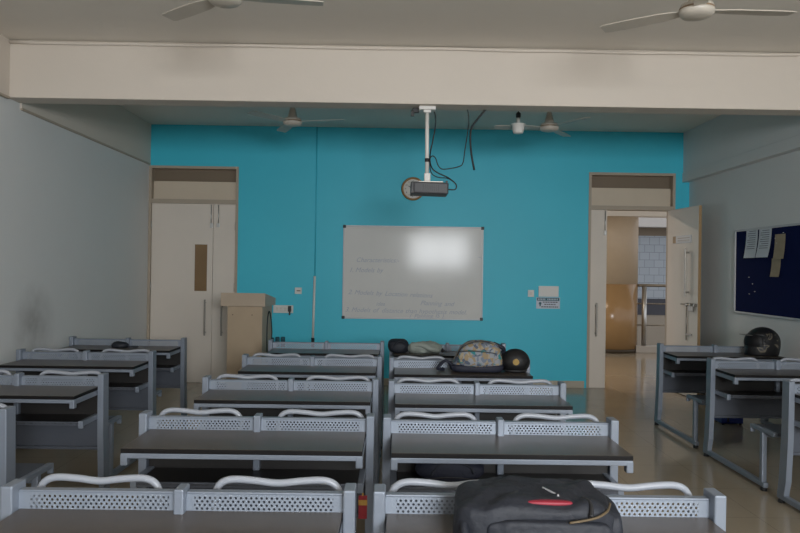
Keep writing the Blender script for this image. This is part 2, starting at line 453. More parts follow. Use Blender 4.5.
d1 = empty('door_1', ((LD0+LD1)/2, D, 0)); d1['kind'] = 'structure'
def rel(o, p):
    o.location = -p.location; return o
class At:            # build in room coordinates under a parent that stands elsewhere
    pass
for ch in (): pass
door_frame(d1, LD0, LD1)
b = B(); box(b, LD0+.037, -2.395, D+.01, D+.05, .0005, 2.343, .003); lf = struct('door_leaf', b, 'door', d1)
handle(lf, -2.475, .62, 1.09, D+.01)
b = B(); box(b, -2.625, -2.465, D+.004, D+.012, 1.20, 1.81, .002); struct('vision_panel', b, 'vision', lf)
b = B(); tube(b, [(-2.418, D+.0, 2.33), (-2.418, D+.0, 2.04)], .006, 8); box(b, -2.430, -2.395, D-.012, D+.01, 2.03, 2.09, .003); struct('tower_bolt', b, 'steel', lf)
b = B(); box(b, -2.389, LD1-.037, D+.01, D+.05, .0005, 2.343, .003); lf2 = struct('door_leaf', b, 'door', d1)
handle(lf2, -2.257, .62, 1.04, D+.01)
b = B(); tube(b, [(-2.322, D+.0, 2.33), (-2.322, D+.0, 2.05)], .006, 8); box(b, -2.345, -2.305, D-.012, D+.01, 2.04, 2.09, .003); struct('tower_bolt', b, 'steel', lf2)
for lx, par in ((LD0+.037, lf), (LD1-.037, lf2)):
    for z in (.35, 1.2, 2.0):
        b = B(); tube(b, [(lx, D+.002, z), (lx, D+.002, z+.11)], .008, 8); struct('hinge', b, 'steel', par)

d2 = empty('door_2', ((RD0+RD1)/2, D, 0)); d2['kind'] = 'structure'
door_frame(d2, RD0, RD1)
b = B(); box(b, RD0+.037, 2.785, D+.01, D+.05, .0005, 2.343, .003); lf3 = struct('door_leaf', b, 'door', d2)
handle(lf3, 2.65, .68, 1.12, D+.01)
b = B(); tube(b, [(2.757, D+.0, 2.33), (2.757, D+.0, 2.02)], .006, 8); box(b, 2.742, 2.775, D-.012, D+.01, 2.01, 2.07, .003); struct('tower_bolt', b, 'steel', lf3)
# open leaf, hinged at the jamb by the wall and swung into the room: local u runs from hinge to free edge
HX, HY = 3.580, D-.005; OPEN = math.radians(87)
ol = empty('door_leaf', (HX, HY, 0), -PI/2-(math.radians(90)-OPEN)*-1); ol['kind'] = 'structure'
ol.rotation_euler = (0, 0, -math.radians(86.0))          # local +x towards the room
# local: x along the leaf, -y faces the camera side (towards -X world)
b = B(); box(b, .0, .832, 0, .038, .008, 2.343, .003)
for f in b.faces:
    if abs(f.normal.x) > .9: f.material_index = 1
op = struct('door_panel', b, ['door', 'edgewood'], ol)
b = B(); box(b, .17, .66, -.006, 0, 1.90, 2.0, .002); pq = struct('room_plaque', b, 'alu', ol)
b = B(); box(b, .17, .25, -.008, -.006, 1.905, 1.995); struct('plaque_mark', b, 'edgewood', pq)
b = B()
for z in (1.965, 1.935): box(b, .30, .62, -.0075, -.006, z-.008, z+.008)
struct('plaque_line', b, 'steel_dull', pq)
h = B(); box(h, .585, .615, -.055, -.043, 1.24, 1.83, .004)
for z in (1.29, 1.78): box(h, .592, .608, -.045, 0, z-.012, z+.012)
struct('pull_handle', h, 'steel_dull', ol)
b = B(); tube(b, [(.46, -.03, 1.14), (.83, -.03, 1.14)], .008, 8)
for x in (.60, .70, .80): box(b, x-.012, x+.012, -.04, 0, 1.12, 1.16, .003)
box(b, .64, .75, -.03, -.008, 1.06, 1.13, .003); struct('sliding_latch', b, 'steel_dull', ol)
b = B(); tube(b, [(.575, -.012, 1.12), (.575, -.012, .70)], .007, 8); box(b, .56, .70, -.02, 0, .765, .785, .002); struct('tower_bolt', b, 'steel_dull', ol)
ol.parent = d2; ol.location = (HX-d2.location.x, HY-d2.location.y, 0)

# everything built in room coordinates under an offset Empty is brought back by that offset
def rebase(root):
    for ch in root.children:
        if ch.type == 'MESH' and ch.location.length == 0:
            ch.location = -root.location
for r in (d1, d2): rebase(r)

# ------------------------------------------------------------------ corridor, court and facing building
b = B(); box(b, -6, 12, D+.2, 13.75, 3.0, 3.15); box(b, -6, 12, 13.45, 13.75, 2.58, 3.0); struct('ceiling_corridor', b, 'ceil')
b = B(); box(b, -6.2, -6, D+.2, 13.8, 0, 3.15); struct('wall_corridor', b, 'wall')
b = B()
lathe(b, [(.50, 0), (.50, 1.30)], (4.21, 13.99, 0), 40, mi=0); lathe(b, [(.495, 1.30), (.495, 3.1)], (4.21, 13.99, 0), 40, mi=1); lathe(b, [(.505, 0), (.505, .07)], (4.21, 13.99, 0), 40, mi=2)
o = obj('column', b, ['column_low', 'column_top', 'seam'], kind='structure')
rl = empty('railing', (5.2, 13.75, 0))
b = B(); box(b, -.6, 4, -.10, .06, 0, .13, .006); obj('curb', b, 'curb', rl)
for z, r in ((1.28, .028), (.93, .012), (.52, .012)):
    b = B(); tube(b, [(-.6, 0, z), (4, 0, z)], r, 10); obj('rail', b, 'steel_dull', rl)
for x in (-.42, 1.2, 2.6):
    b = B(); tube(b, [(x, 0, .13), (x, 0, 1.26)], .045, 14); obj('baluster', b, 'steel', rl)
tag(rl, 'stainless steel railing on a pale curb seen through the open door', 'railing')
bd = empty('building', (6, 20, -4))
b = B(); box(b, -7, 8, 0, .4, 0, 4.35); obj('wall', b, 'facade', bd)
b = B(); box(b, -7, 8, -.02, .3, 4.35, 4.8); obj('lower_glazing', b, 'glazing_low', bd)
b = B(); box(b, -7, 8, 0, .3, 4.8, 6.55); obj('glazing', b, 'glazing', bd)
b = B(); box(b, -7, 8, .0, .5, 6.55, 6.78); obj('painted_slab_shade', b, 'facade_shade', bd)  # dark strip painting the shade below the projecting floor band
b = B(); box(b, -7, 8, -.35, .5, 6.78, 7.05); obj('floor_band', b, 'facade_white', bd)
b = B(); box(b, -7, 8, 0, .5, 7.05, 9.6); obj('upper_wall', b, 'facade', bd)
tag(bd, 'facing building with bluish patterned glazing beyond the corridor railing', 'building')
b = B(); box(b, -10, 20, 13.85, 30, -4.1, -4.0); struct('ground', b, 'facade')

cl = empty('added_corridor_lamp', (2.0, 11.3, 3.0))  # added lamp, unseen, to brighten the open door leaf
b = B(); box(b, -.62, .62, -.05, .05, -.05, 0, .006); obj('housing', b, 'white_plastic', cl)
b = B(); tube(b, [(-.58, 0, -.065), (.58, 0, -.065)], .014, 12)
gm, gnt, gp, go = new_mat('added_lit_tube'); gp.inputs['Emission Color'].default_value = (1, .88, .70, 1); gp.inputs['Emission Strength'].default_value = 6
obj('tube', b, gm, cl)
tag(cl, 'added unseen tube lamp under the corridor ceiling beyond the open door', 'ceiling lamp')
# ------------------------------------------------------------------ whiteboard
X0, X1, Z0, Z1 = -.682, 1.155, .868, 2.090
wb = empty('whiteboard', ((X0+X1)/2, D, Z0))
def lx(px): return (px-VX)/76.2-wb.location.x
hw = (X1-X0)/2; hh = Z1-Z0
b = B(); box(b, -hw+.012, hw-.012, -.022, 0, .012, hh-.012); obj('writing_surface', b, 'board', wb)
b = B()
for a in ((-hw, hw, 0, .018), (-hw, hw, hh-.018, hh), (-hw, -hw+.018, 0, hh), (hw-.018, hw, 0, hh)):
    box(b, a[0], a[1], -.03, 0, a[2], a[3], .003)
obj('frame', b, 'alu', wb)
for sx in (-1, 1):
    for z in (.016, hh-.016):
        b = B(); box(b, sx*(hw-.014)-.02, sx*(hw-.014)+.02, -.034, 0, z-.02, z+.02, .006); obj('corner_cap', b, 'black_plastic', wb)
def ink(txt, px, py, size, tilt=0.):
    p = at(px, py, D); x0 = p.x-wb.location.x; x = x0
    for word in txt.split():
        o_ = text_mesh('handwriting', word, size, 'ink', wb, (x, -.0228, p.z-Z0-math.sin(tilt)*(x-x0)), (PI/2, tilt, 0), .35)
        x += max(v.co.x for v in o_.data.vertices)+size*.28
ink('Characteristics:-', 356, 262, .085)
ink('1. Models by', 349, 272, .085)
ink('2. Models by Location relations', 348, 294, .085, .03)
ink('Planning and', 420, 305, .085, .02)
ink('idea', 376, 305.5, .07)
ink('3. Models of distance than hypothesis model.', 345, 311.5, .085, .01)
ink('( Planning IS )', 409, 318, .075, -.03)
ink('~s', 477, 259, .08)
tag(wb, 'wide whiteboard with faded blue handwriting on the teal wall', 'whiteboard')

# ------------------------------------------------------------------ wall fittings on the teal wall
def wallbox(name, px0, py0, px1, py1, t, m, bev=.004, parent=None):
    a, c = at(px0, py0, D), at(px1, py1, D)
    o = empty(name, ((a.x+c.x)/2, D, (a.z+c.z)/2)); w, hgt = (c.x-a.x)/2, (a.z-c.z)/2
    bb = B(); box(bb, -w, w, -t, 0, -hgt, hgt, bev); obj('plate', bb, m, o)
    return o, w, hgt
o, w, hg = wallbox('switchboard', 274, 305, 293.5, 313, .035, 'white_plastic')
for k in (-.6, -.2, .2):
    b = B(); box(b, k*w-.018, k*w+.018, -.041, -.035, -.022, .022, .003); obj('switch', b, 'clock_face', o)
tag(o, 'long white switchboard with a black plug on the teal wall beside the lectern', 'switchboard')
b = B(); box(b, -.022, .022, -.03, .0, -.055, .02, .008); box(b, -.010, .010, -.02, 0, -.10, -.05, .004)
o = obj('power_plug', b, 'black_plastic', loc=at(290, 307.5, D-.030)); tag(o, 'black power plug pushed into the long white switchboard', 'plug')
o, w, hg = wallbox('socket_box', 295.3, 287.5, 302, 294, .03, 'white_plastic')
b = B(); box(b, -.02, .03, -.034, -.03, -.006, .006); obj('socket_slot', b, 'seam', o)
tag(o, 'small cream socket box on teal wall above the long switchboard', 'socket')
o, w, hg = wallbox('switch_plate', 528, 290, 534, 297, .02, 'white_plastic')
b = B(); box(b, -.016, .016, -.025, -.02, -.022, .022, .003); obj('rocker', b, 'clock_face', o)
tag(o, 'small square white switch on teal wall next to blank plate', 'switch')
o, w, hg = wallbox('cover_plate', 538.7, 286, 558.5, 297, .022, 'white_plastic')
tag(o, 'blank white rectangular cover plate above the printed notice', 'plate')
o, w, hg = wallbox('notice_sign', 536.5, 297.3, 560, 309, .006, 'sign_white', .001)
b = B(); box(b, -w+.008, w-.008, -.008, -.006, hg-.045, hg-.006); hd = obj('header', b, 'sign_teal', o)
b = B()
for i in range(13):
    if i in (5,): continue
    x = -w+.022+i*.0205; box(b, x, x+.012, -.009, -.008, hg-.036, hg-.016)
obj('lettering', b, 'sign_white', hd)
b = B()
for z, x0, x1 in ((.012, -.07, .125), (-.018, -.05, .10), (-.05, -.09, .13)):
    x = x0
    while x < x1:
        l = random.uniform(.012, .03); box(b, x, min(x+l, x1), -.0075, -.006, z-.007, z+.006); x += l+.006
obj('lettering', b, 'print', o)
b = B(); lathe(b, [(.018, -.008), (.018, -.006)], (-w+.05, 0, -.005), 14, 'y'); box(b, -w+.042, -w+.058, -.008, -.006, -.045, -.01); obj('icon', b, 'sign_teal', o)
tag(o, 'small printed notice with dark teal header on the teal wall', 'sign')

a, c = at(315, 134, D), at(315, 276, D); e = at(314, 340, D)
b = B(); tube(b, [(c.x, D-.006, c.z), (c.x, D-.006, CZ)], .008, 8); o = obj('conduit', b, 'teal_pipe'); tag(o, 'teal painted conduit running up the teal wall to the ceiling', 'conduit')
o = empty('conduit', (c.x, D, e.z))
b = B(); tube(b, [(-.013, -.014, 0), (0, -.014, c.z-e.z-.002)], .016, 10); obj('pipe', b, 'white_plastic', o)
b = B(); tube(b, [(-.013, -.016, -.09), (-.013, -.016, .03)], .021, 10); obj('end_sleeve', b, 'black_plastic', o)
tag(o, 'white conduit on the teal wall between switchboard and whiteboard', 'conduit')
for k, (px, w_) in enumerate(((272.5, 'nearest the lectern'), (278, 'in the middle of three'), (283.5, 'farthest from the lectern'))):
    p = at(px, 340, D)
    b = B(); box(b, -.026, .026, -.05, 0, -.09, .045 if k else .035, .012); box(b, -.014, .014, -.07, -.04, .0, .03, .006)
    o = obj('wall_outlet', b, 'teal_dark', loc=(p.x, D, p.z))
    tag(o, 'small dark outlet low on teal wall, '+('closest to lectern', 'second of three from lectern', 'third of three from lectern')[k], 'outlet', 'dark outlets low on the teal wall')

# wall clock
p = at(413, 189, D)
ck = empty('wall_clock', (p.x, D, p.z))
b = B(); lathe(b, [(.125, -.02), (.132, -.042), (.145, -.045), (.153, -.03), (.153, 0), (.125, 0)], (0, 0, 0), 48, 'y'); obj('rim', b, 'clock_rim', ck)
b = B(); lathe(b, [(.127, -.022), (.127, -.005)], (0, 0, 0), 48, 'y'); fc = obj('dial', b, 'clock_face', ck)
for i in range(12):
    a = PI/2-i*PI/6; t = str(i or 12)
    text_mesh('numeral', t, .032, 'print', fc, (.098*math.cos(a)-.009*len(t), -.0228, .098*math.sin(a)-.011))
for l, ang, nm in ((.07, 2.6, 'hour_hand'), (.10, .35, 'minute_hand')):
    b = B(); tube(b, [(0, -.026, 0), (l*math.cos(ang), -.026, l*math.sin(ang))], .004, 6); obj(nm, b, 'black_plastic', ck)
tag(ck, 'round wall clock with brown rim behind the projector', 'clock')

# ------------------------------------------------------------------ projector on its ceiling pole
PD = 6.08
p = at(427.3, 107, PD)
pm = empty('projector_mount', (p.x, PD, 2.898))
b = B(); box(b, -.07, .07, -.05, .05, -.03, 0, .004); box(b, -.03, .03, -.03, .03, -.05, -.03); obj('ceiling_plate', b, 'white_plastic', pm)
b = B(); tube(b, [(0, 0, -.04), (.006, 0, -.57)], .0165, 14); obj('pole', b, 'white_plastic', pm)
b = B(); tube(b, [(.005, 0, -.435), (.005, 0, -.465)], .02, 12); obj('cable_tie', b, 'black_plastic', pm)
b = B(); box(b, -.018, .034, -.026, .026, -.632, -.56, .006); obj('socket', b, 'white_plastic', pm)
b = B(); box(b, -.07, .14, -.06, .06, -.642, -.632, .002)
for x in (-.06, .13): box(b, x-.008, x+.008, -.05, .05, -.66, -.636)
obj('bracket', b, 'steel_dull', pm)
tag(pm, 'white ceiling pole with bracket holding the projector', 'projector mount')
p0, p1 = at(410.5, 189, PD), at(448, 189, PD)
pj = empty('projector', ((p0.x+p1.x)/2, PD, p0.z))
pj.rotation_euler = (0, math.radians(1.2), 0)
w = (p1.x-p0.x)/2
b = B(); box(b, -w+.02, w-.004, -.13, .12, -.05, .047, .012); obj('housing', b, 'proj', pj)
b = B(); box(b, -w, -w+.028, -.132, .11, -.052, .045, .006); obj('end_cap', b, 'black_plastic', pj)
b = B(); lathe(b, [(.04, .115), (.04, .15), (.03, .15), (.028, .13)], (.06, 0, .0), 24, 'y'); obj('lens', b, 'black_plastic', pj)
b = B(); box(b, w-.03, w-.012, -.13, -.10, .04, .062, .003); obj('knob', b, 'black_plastic', pj)
b = B()
for k in range(9): box(b, -.06+k*.016, -.052+k*.016, -.1315, -.129, -.03, .025)
obj('vent_grille', b, 'black_plastic', pj)
tag(pj, 'dark grey projector hanging from the ceiling pole before the clock', 'projector')
def cable(label, pts, r, d=6.10, name='cable'):
    P = [at(q[0], q[1], q[2] if len(q) > 2 else d) for q in pts]
    bb = B(); tube(bb, smooth_path(P), r, 8); o_ = obj(name, bb, 'cable'); tag(o_, label, 'cable'); return o_
cable('black cable beside the white pole curving into the projector', [(433, 107.6), (435.5, 116), (435.5, 126), (433, 140), (430.5, 152), (430, 160, 6.08), (432, 168), (438, 173), (447, 177), (454, 182), (456.5, 186), (455, 189.5), (448.5, 189.5)], .0055, 6.12)
cable('thin black cable looping from the beam to the pole tie', [(467.5, 108.5), (469, 120), (467.5, 134), (465, 150), (463, 163), (459, 166.5), (450, 168.5), (442, 169), (438, 165), (435.5, 158), (432, 156), (429.8, 161), (431, 172), (437, 177), (448, 178.5), (455, 183)], .0045, 6.15)
cable('thick loose black cable hanging free from the ceiling beam', [(486, 108.9), (478, 118.5), (472, 127), (470.4, 138), (471.5, 154), (474.3, 170)], .0085, 6.15)
b = B(); box(b, -.035, .02, -.02, .02, -.04, 0, .006); box(b, -.05, -.02, -.012, .012, -.07, -.02, .004)
o = obj('cable_clamp', b, 'black_plastic', loc=(at(417.5, 108, PD).x-.005, 6.13, 2.898)); tag(o, 'small black clamp under the beam beside the projector pole plate', 'clamp')

# pendant lamp
pd = 6.9; p = at(518.5, 124, pd)
pl = empty('pendant_lamp', (p.x, pd, p.z))
b = B(); tube(b, [(0, 0, .10), (0, 0, CZ-p.z)], .006, 8); obj('cord', b, 'cable', pl)
b = B(); lathe(b, [(.018, .06), (.024, .075), (.024, .10), (.012, .115)], n=16); obj('lamp_holder', b, 'black_plastic', pl)
b = B(); lathe(b, [(.012, 0), (.018, .02), (.018, .065)], n=16); obj('stem', b, 'white_plastic', pl)
b = B(); lathe(b, [(.01, .012), (.05, .006), (.072, 0), (.070, -.006), (.060, -.010), (.052, -.07), (.044, -.088), (.0, -.090)], n=32); obj('shade', b, 'white_plastic', pl)
tag(pl, 'white cup-shaped pendant lamp hanging between projector and far ceiling fan', 'lamp')

# ------------------------------------------------------------------ ceiling fans
def fan(px, py, angs, label, d):
    p_ = at(px, py, d)
    r = empty('ceiling_fan', (p_.x, d, CZ))
    zb = p_.z-CZ
    bb = B(); lathe(bb, [(.012, -.11), (.03, -.10), (.062, -.02), (.065, 0)], n=24); obj('canopy', bb, 'fan_white', r)
    bb = B(); tube(bb, [(0, 0, -.1), (0, 0, zb+.07)], .013, 10); obj('down_rod', bb, 'fan_white', r)
    bb = B(); lathe(bb, [(.014, zb+.19), (.022, zb+.17), (.045, zb+.075), (.05, zb+.06)], n=24); obj('lower_canopy', bb, 'fan_white', r)
    bb = B(); lathe(bb, [(.0, zb-.024), (.05, zb-.022), (.078, zb-.014), (.090, zb-.002), (.094, zb+.012), (.094, zb+.02)], n=40)
    lathe(bb, [(.092, zb+.02), (.092, zb+.030)], n=40, mi=1); lathe(bb, [(.093, zb+.03), (.083, zb+.05), (.05, zb+.062)], n=40)
    obj('motor', bb, ['fan_white', 'fan_band'], r)
    for a in angs:
        bb = B(); a = math.radians(a)
        prof = [(.09, .03), (.14, .04), (.20, .05), (.38, .054), (.51, .050), (.535, .042)]
        R = Matrix.Rotation(a, 3, 'Z'); tw = math.radians(7)
        top = []; 
        for x, wd in prof:
            q = []
            for sy in (-1, 1):
                for dz in (0, .005):
                    v = Vector((x, sy*wd*math.cos(tw), sy*wd*math.sin(tw)+dz+zb+.015)); q.append(bb.verts.new(R @ v))
            top.append(q)
        for q0, q1 in zip(top, top[1:]):
            for i, j in ((0, 1), (1, 3), (3, 2), (2, 0)): bb.faces.new((q0[i], q0[j], q1[j], q1[i]))
        for q in (top[0], top[-1]): bb.faces.new((q[0], q[1], q[3], q[2]))
        obj('blade', bb, 'fan_white', r)
    tag(r, label, 'ceiling fan', 'ceiling fans')
fan(698, 13, (142, 2, 257), 'white ceiling fan in front of the beam, over the notice board side', 3.93)
fan(225, 1, (141, 7, 262), 'white ceiling fan in front of the beam, over the lectern side', 3.93)
fan(292.5, 124, (-16, 111, 232), 'white ceiling fan beyond the beam, over the lectern side', 7.07)
fan(549.5, 129, (-63, 58, 177), 'white ceiling fan beyond the beam, close to the open door', 7.07)

# ------------------------------------------------------------------ lectern
lc = empty('lectern', (-1.665, 8.25, 0), math.radians(-4))
b = B(); box(b, -.180, .215, -.225, .225, 0, 1.085, .004); obj('body', b, 'lectern', lc)
b = B(); prism(b, [(-.25, 1.085), (.25, 1.085), (.25, 1.165), (-.25, 1.235)], -.25, .25, .004); obj('sloped_top', b, 'lectern_top', lc)
b = B(); box(b, -.19, .225, -.235, .235, 0, .07, .003); obj('plinth', b, 'lectern', lc)
b = B()
for x, z in ((-.12, .99), (.10, .99), (-.12, .14), (.10, .14)): lathe(b, [(.006, -.228), (.006, -.224)], (x, 0, z), 10, 'y')
obj('screw_cap', b, 'seam', lc)
tag(lc, 'tall beech lectern with sloping top beside the closed door', 'lectern')
P = [(.218+.012, -.03, .45), (.23, -.06, .72), (.232, -.05, .93), (.232, .02, 1.02), (.232, .10, .95), (.232, .16, .80), (.236, .17, .60), (.30, .20, .40)]
mw = Matrix.Translation(lc.location) @ Matrix.Rotation(lc.rotation_euler.z, 4, 'Z')
b = B(); tube(b, smooth_path([mw @ Vector(q) for q in P]), .006, 8); o = obj('cable', b, 'cable'); tag(o, 'black cable looped over the side of the beech lectern', 'cable')

# ------------------------------------------------------------------ notice board on the side wall
nb = empty('notice_board', (XR, 7.19, 1.088))
b = B(); box(b, -.02, 0, -.90, .90, .02, .915); obj('felt_panel', b, 'navy', nb)
b = B()
for a in ((-.915, .915, 0, .022), (-.915, .915, .91, .932), (-.915, -.893, 0, .932), (.893, .915, 0, .932)):
    box(b, -.03, 0, a[0], a[1], a[2], a[3], .003)
obj('frame', b, 'alu', nb)
b = B()
for y, z in ((.58, .40), (.50, .33), (.57, .22), (.45, .25), (-.1, .85), (.05, .80), (.02, .75)): lathe(b, [(0, 0), (.006, .002), (.006, .006)], (0, 0, 0), 8); bmesh.ops.translate(b, verts=b.verts[-24:], vec=(-.026, y, z))
obj('push_pin', b, 'white_plastic', nb)
tag(nb, 'navy blue notice board in aluminium frame on the side wall', 'notice board')
def sheet(px0, px1, py0, py1, name, m, label, cat, curl=.03, lines=True, group=None):
    d0 = XR*F/(px0-VX); d1 = XR*F/(px1-VX); dm = (d0+d1)/2
    zt = at((px0+px1)/2, py0, dm).z; zb_ = at((px0+px1)/2, py1, dm).z
    o_ = empty(name, (XR-.024, dm, zb_))
    bb = B(); n = 8; hw_ = (d0-d1)/2; vv = []
    for k in range(n+1):
        t = k/n; z = (zt-zb_)*(1-t); x = -curl*t*t
        vv.append([bb.verts.new((x, hw_, z)), bb.verts.new((x, -hw_, z)), bb.verts.new((x-.001, hw_, z)), bb.verts.new((x-.001, -hw_, z))])
    for q0, q1 in zip(vv, vv[1:]):
        for i, j in ((0, 1), (1, 3), (3, 2), (2, 0)): bb.faces.new((q0[i], q0[j], q1[j], q1[i]))
    for q in (vv[0], vv[-1]): bb.faces.new((q[0], q[1], q[3], q[2]))
    obj('sheet', bb, m, o_)
    if lines:
        bb = B(); hz = zt-zb_
        for k in range(9):
            t = .08+.075*k; x = -curl*t*t-.003
            box(bb, x-.0005, x+.0005, -hw_*.7, hw_*(.7 if k % 3 else .45), hz*(1-t)-.003, hz*(1-t)+.003)
        obj('print', bb, 'print', o_)
    tag(o_, label, cat, group)
sheet(749.5, 761, 229, 258, 'paper_notice', 'paper', 'white printed sheet on the navy board, closest to the door', 'paper', .03)
sheet(762.5, 775, 228, 257.5, 'paper_notice', 'paper', 'white printed sheet on the navy board, beside the yellowed paper', 'paper', .04)
sheet(778.5, 789, 234, 259, 'paper_notice', 'brownpaper', 'larger yellowed paper pinned high on the navy board', 'paper', .02, False)
sheet(775.5, 784.5, 258.5, 277, 'paper_notice', 'brownpaper', 'small yellowed paper below the larger yellowed one', 'paper', .02, False)

# ------------------------------------------------------------------ the two-seat desks
HWD = .5385
def make_desk():
    r = empty('classroom_desk')
    W = HWD-.019                                            # inner half width
    for s in (-1, 1):
        b = B(); prism(b, [(-.045, .825), (.045, .825), (.05, .45), (.07, .16), (.10, .05), (.01, .05), (-.015, .16), (-.035, .45)], s*HWD-.019, s*HWD+.019, .005)
        obj('end_post', b, 'metal', r)
    b = B(); box(b, -.016, .016, -.04, .035, .56, .820, .005); obj('center_post', b, 'metal', r)
    for s in (-1, 1):
        b = B(); x0, x1 = (-W, -.016) if s < 0 else (.016, W)
        box(b, x0, x1, -.003, .0, .743, .796); obj('perforated_panel', b, 'perf', r)
        b = B(); box(b, x0, x1, -.006, .026, .796, .804, .003); obj('top_lip', b, 'metal', r)
    b = B(); box(b, -W+.003, W-.003, -.375, .0, .722, .743, .003, mi=0)
    for f in b.faces:
        if abs(f.normal.z) < .5: f.material_index = 1
    obj('tabletop', b, ['top', 'edge'], r)
    b = B(); box(b, -W+.003, W-.003, -.372, -.342, .699, .7215, .003); obj('front_rail', b, 'metal', r)
    for s in (-1, 1):
        c = s*(W-.016)
        b = B(); box(b, c-.014, c+.014, -.365, -.0, .690, .721, .003); box(b, c-.015, c+.015, -.373, -.335, .668, .718, .004)
        obj('support_arm', b, 'metal', r)
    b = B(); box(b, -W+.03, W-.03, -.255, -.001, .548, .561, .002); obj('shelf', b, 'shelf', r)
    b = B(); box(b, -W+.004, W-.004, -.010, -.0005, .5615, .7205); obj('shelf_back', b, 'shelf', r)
    for s in (-1, 1):
        c = s*(W-.015)
        b = B(); box(b, c-.014, c+.014, -.245, -.0, .536, .567, .003); box(b, c-.014, c+.014, -.252, -.234, .524, .569, .003)
        obj('shelf_bracket', b, 'metal', r)
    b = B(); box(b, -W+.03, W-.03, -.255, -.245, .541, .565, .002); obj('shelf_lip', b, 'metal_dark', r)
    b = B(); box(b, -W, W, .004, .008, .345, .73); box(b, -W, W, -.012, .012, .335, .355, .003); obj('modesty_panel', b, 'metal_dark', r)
    for s in (-1, 1):
        b = B(); box(b, s*HWD-.018, s*HWD+.018, -.90, .10, .026, .062, .005); fr = obj('foot_rail', b, 'metal', r)
        for y in (-.87, .07):
            b = B(); lathe(b, [(.022, 0), (.022, .018), (.012, .028)], (s*HWD, y, 0), 12); obj('foot_glide', b, 'rubber', fr)
        b = B(); box(b, s*HWD-.018, s*HWD+.018, -.875, -.835, .055, .415, .005); obj('seat_post', b, 'metal', r)
        b = B(); box(b, s*HWD-.016, s*HWD+.016, -1.02, -.70, .41, .438, .004); box(b, s*HWD-.016, s*HWD+.016, -.708, -.688, .378, .436, .005)
        obj('seat_arm', b, 'metal', r)
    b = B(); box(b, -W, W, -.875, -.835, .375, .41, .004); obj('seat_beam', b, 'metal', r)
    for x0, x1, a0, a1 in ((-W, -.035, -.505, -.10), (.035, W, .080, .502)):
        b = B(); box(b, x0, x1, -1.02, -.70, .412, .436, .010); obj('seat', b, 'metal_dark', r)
        zt = .812
        b = B(); y = .098
        pts = [(a0, .010, .62), (a0, y-.03, .625), (a0, y-.004, .66), (a0, y, .735), (a0+.004, y, .772), (a0+.022, y, zt-.010), (a0+.06, y, zt+.003), (a0+.13, y, zt), ((a0+a1)/2, y, zt-.008), (a1-.13, y, zt), (a1-.06, y, zt+.003), (a1-.022, y, zt-.010), (a1-.004, y, .772), (a1, y, .735), (a1, y-.004, .66), (a1, y-.03, .625), (a1, .010, .62)]
        tube(b, smooth_path(pts, 5), .0122, 10); obj('backrest_tube', b, 'tube', r)
    return r

ROWN = {5: 'front', 4: 'second', 3: 'third', 2: 'fourth', 1: 'fifth'}
COLS = {
 'wall':    {5: (-2.585, 7.03), 4: (-2.52, 5.93), 3: (-2.41, 4.66), 2: (-2.415, 3.52)},
 'lectern': {5: (-.650, 6.97), 4: (-.650, 5.78), 3: (-.650, 4.60), 2: (-.645, 3.46), 1: (-.672, 2.315)},
 'bags':    {5: (.515, 6.93), 4: (.523, 5.73), 3: (.528, 4.55), 2: (.512, 3.44), 1: (.500, 2.31)},
 'notice':  {5: (3.19, 7.15), 4: (3.165, 5.94), 3: (3.15, 4.74)},
}
EX = {('wall', 5): 'holding a small pouch', ('wall', 2): 'only its end showing', ('bags', 5): 'holding bag and jacket',
      ('bags', 4): 'holding floral backpack', ('bags', 2): 'navy bag on shelf', ('bags', 1): 'under big backpack', ('notice', 5): 'helmet on top', ('notice', 3): 'only its end showing'}
proto = make_desk(); first = True
def strip_tubes(o):
    # nobody sits ahead of a front-row desk: it carries no backrest tubes
    for ch in list(o.children):
        if ch.name.startswith('backrest_tube'): bpy.data.objects.remove(ch)
for key, rows in COLS.items():
    for n, (cx, y) in sorted(rows.items()):
        o = proto if first else copy_tree(proto); first = False
        o.location = (cx, y, 0)
        if n == 5: strip_tubes(o)
        w_ = {'wall': 'of column by bare white wall', 'lectern': 'of column behind the lectern', 'bags': 'of column before the whiteboard', 'notice': 'of column below notice board'}[key]
        tag(o, 'grey steel desk, %s row %s, %s' % (ROWN[n], w_, EX.get((key, n), 'bare brown top')), 'desk', 'two-seat steel desks in rows')

TZ = .7435
# ------------------------------------------------------------------ big black backpack lying on the fifth-row desk
bp = empty('backpack', (.412, 2.15, TZ), math.radians(-2))
def bshape(q):
    t = q.x/.25; v = q.y/.16
    if q.z > 0: q.z *= 1-.22*max(0, -t)**2-.10*max(0, v)-.12*max(0, t)**3
    q.x *= 1-.10*max(0, v)
    q.z += .006*math.sin(q.x*31+q.y*22)*max(0, q.z)/.07+.005*math.sin(q.x*55-q.y*40+1)*max(0, q.z)/.07
    return q
b = B(); blob(b, (0, 0, .066), (.226, .158, .070), .30, 110, 60, .013, 8., 1.3, flat=.0, shape=bshape); obj('body', b, 'black_fabric', bp)
b = B(); blob(b, (.222, -.03, .058), (.026, .10, .050), .5, 30, 18, .006, 12., 4., flat=.0); obj('side_pocket', b, 'black_fabric', bp)
b = B(); blob(b, (.03, -.155, .050), (.175, .028, .046), .4, 60, 24, .009, 12., 7., flat=.0); obj('front_pocket', b, 'black_fabric', bp)
b = B(); blob(b, (.035, -.128, .1325), (.066, .014, .0075), .7, 30, 10); obj('red_badge', b, 'red', bp, label='red badge')
b = B(); tube(b, smooth_path([(.035, -.02, .142), (.047, -.05, .143), (.060, -.075, .142), (.067, -.088, .141), (.065, -.098, .139)]), [.003]*18+[.0045]*7, 8); obj('zip_pull', b, 'grey_pull', bp, label='grey cord zip pull')
b = B(); tube(b, smooth_path([(.08, -.19, .098), (.15, -.178, .108), (.19, -.15, .118), (.215, -.09, .122)]), .0035, 8); obj('zip', b, 'tan_zip', bp, label='tan zip')
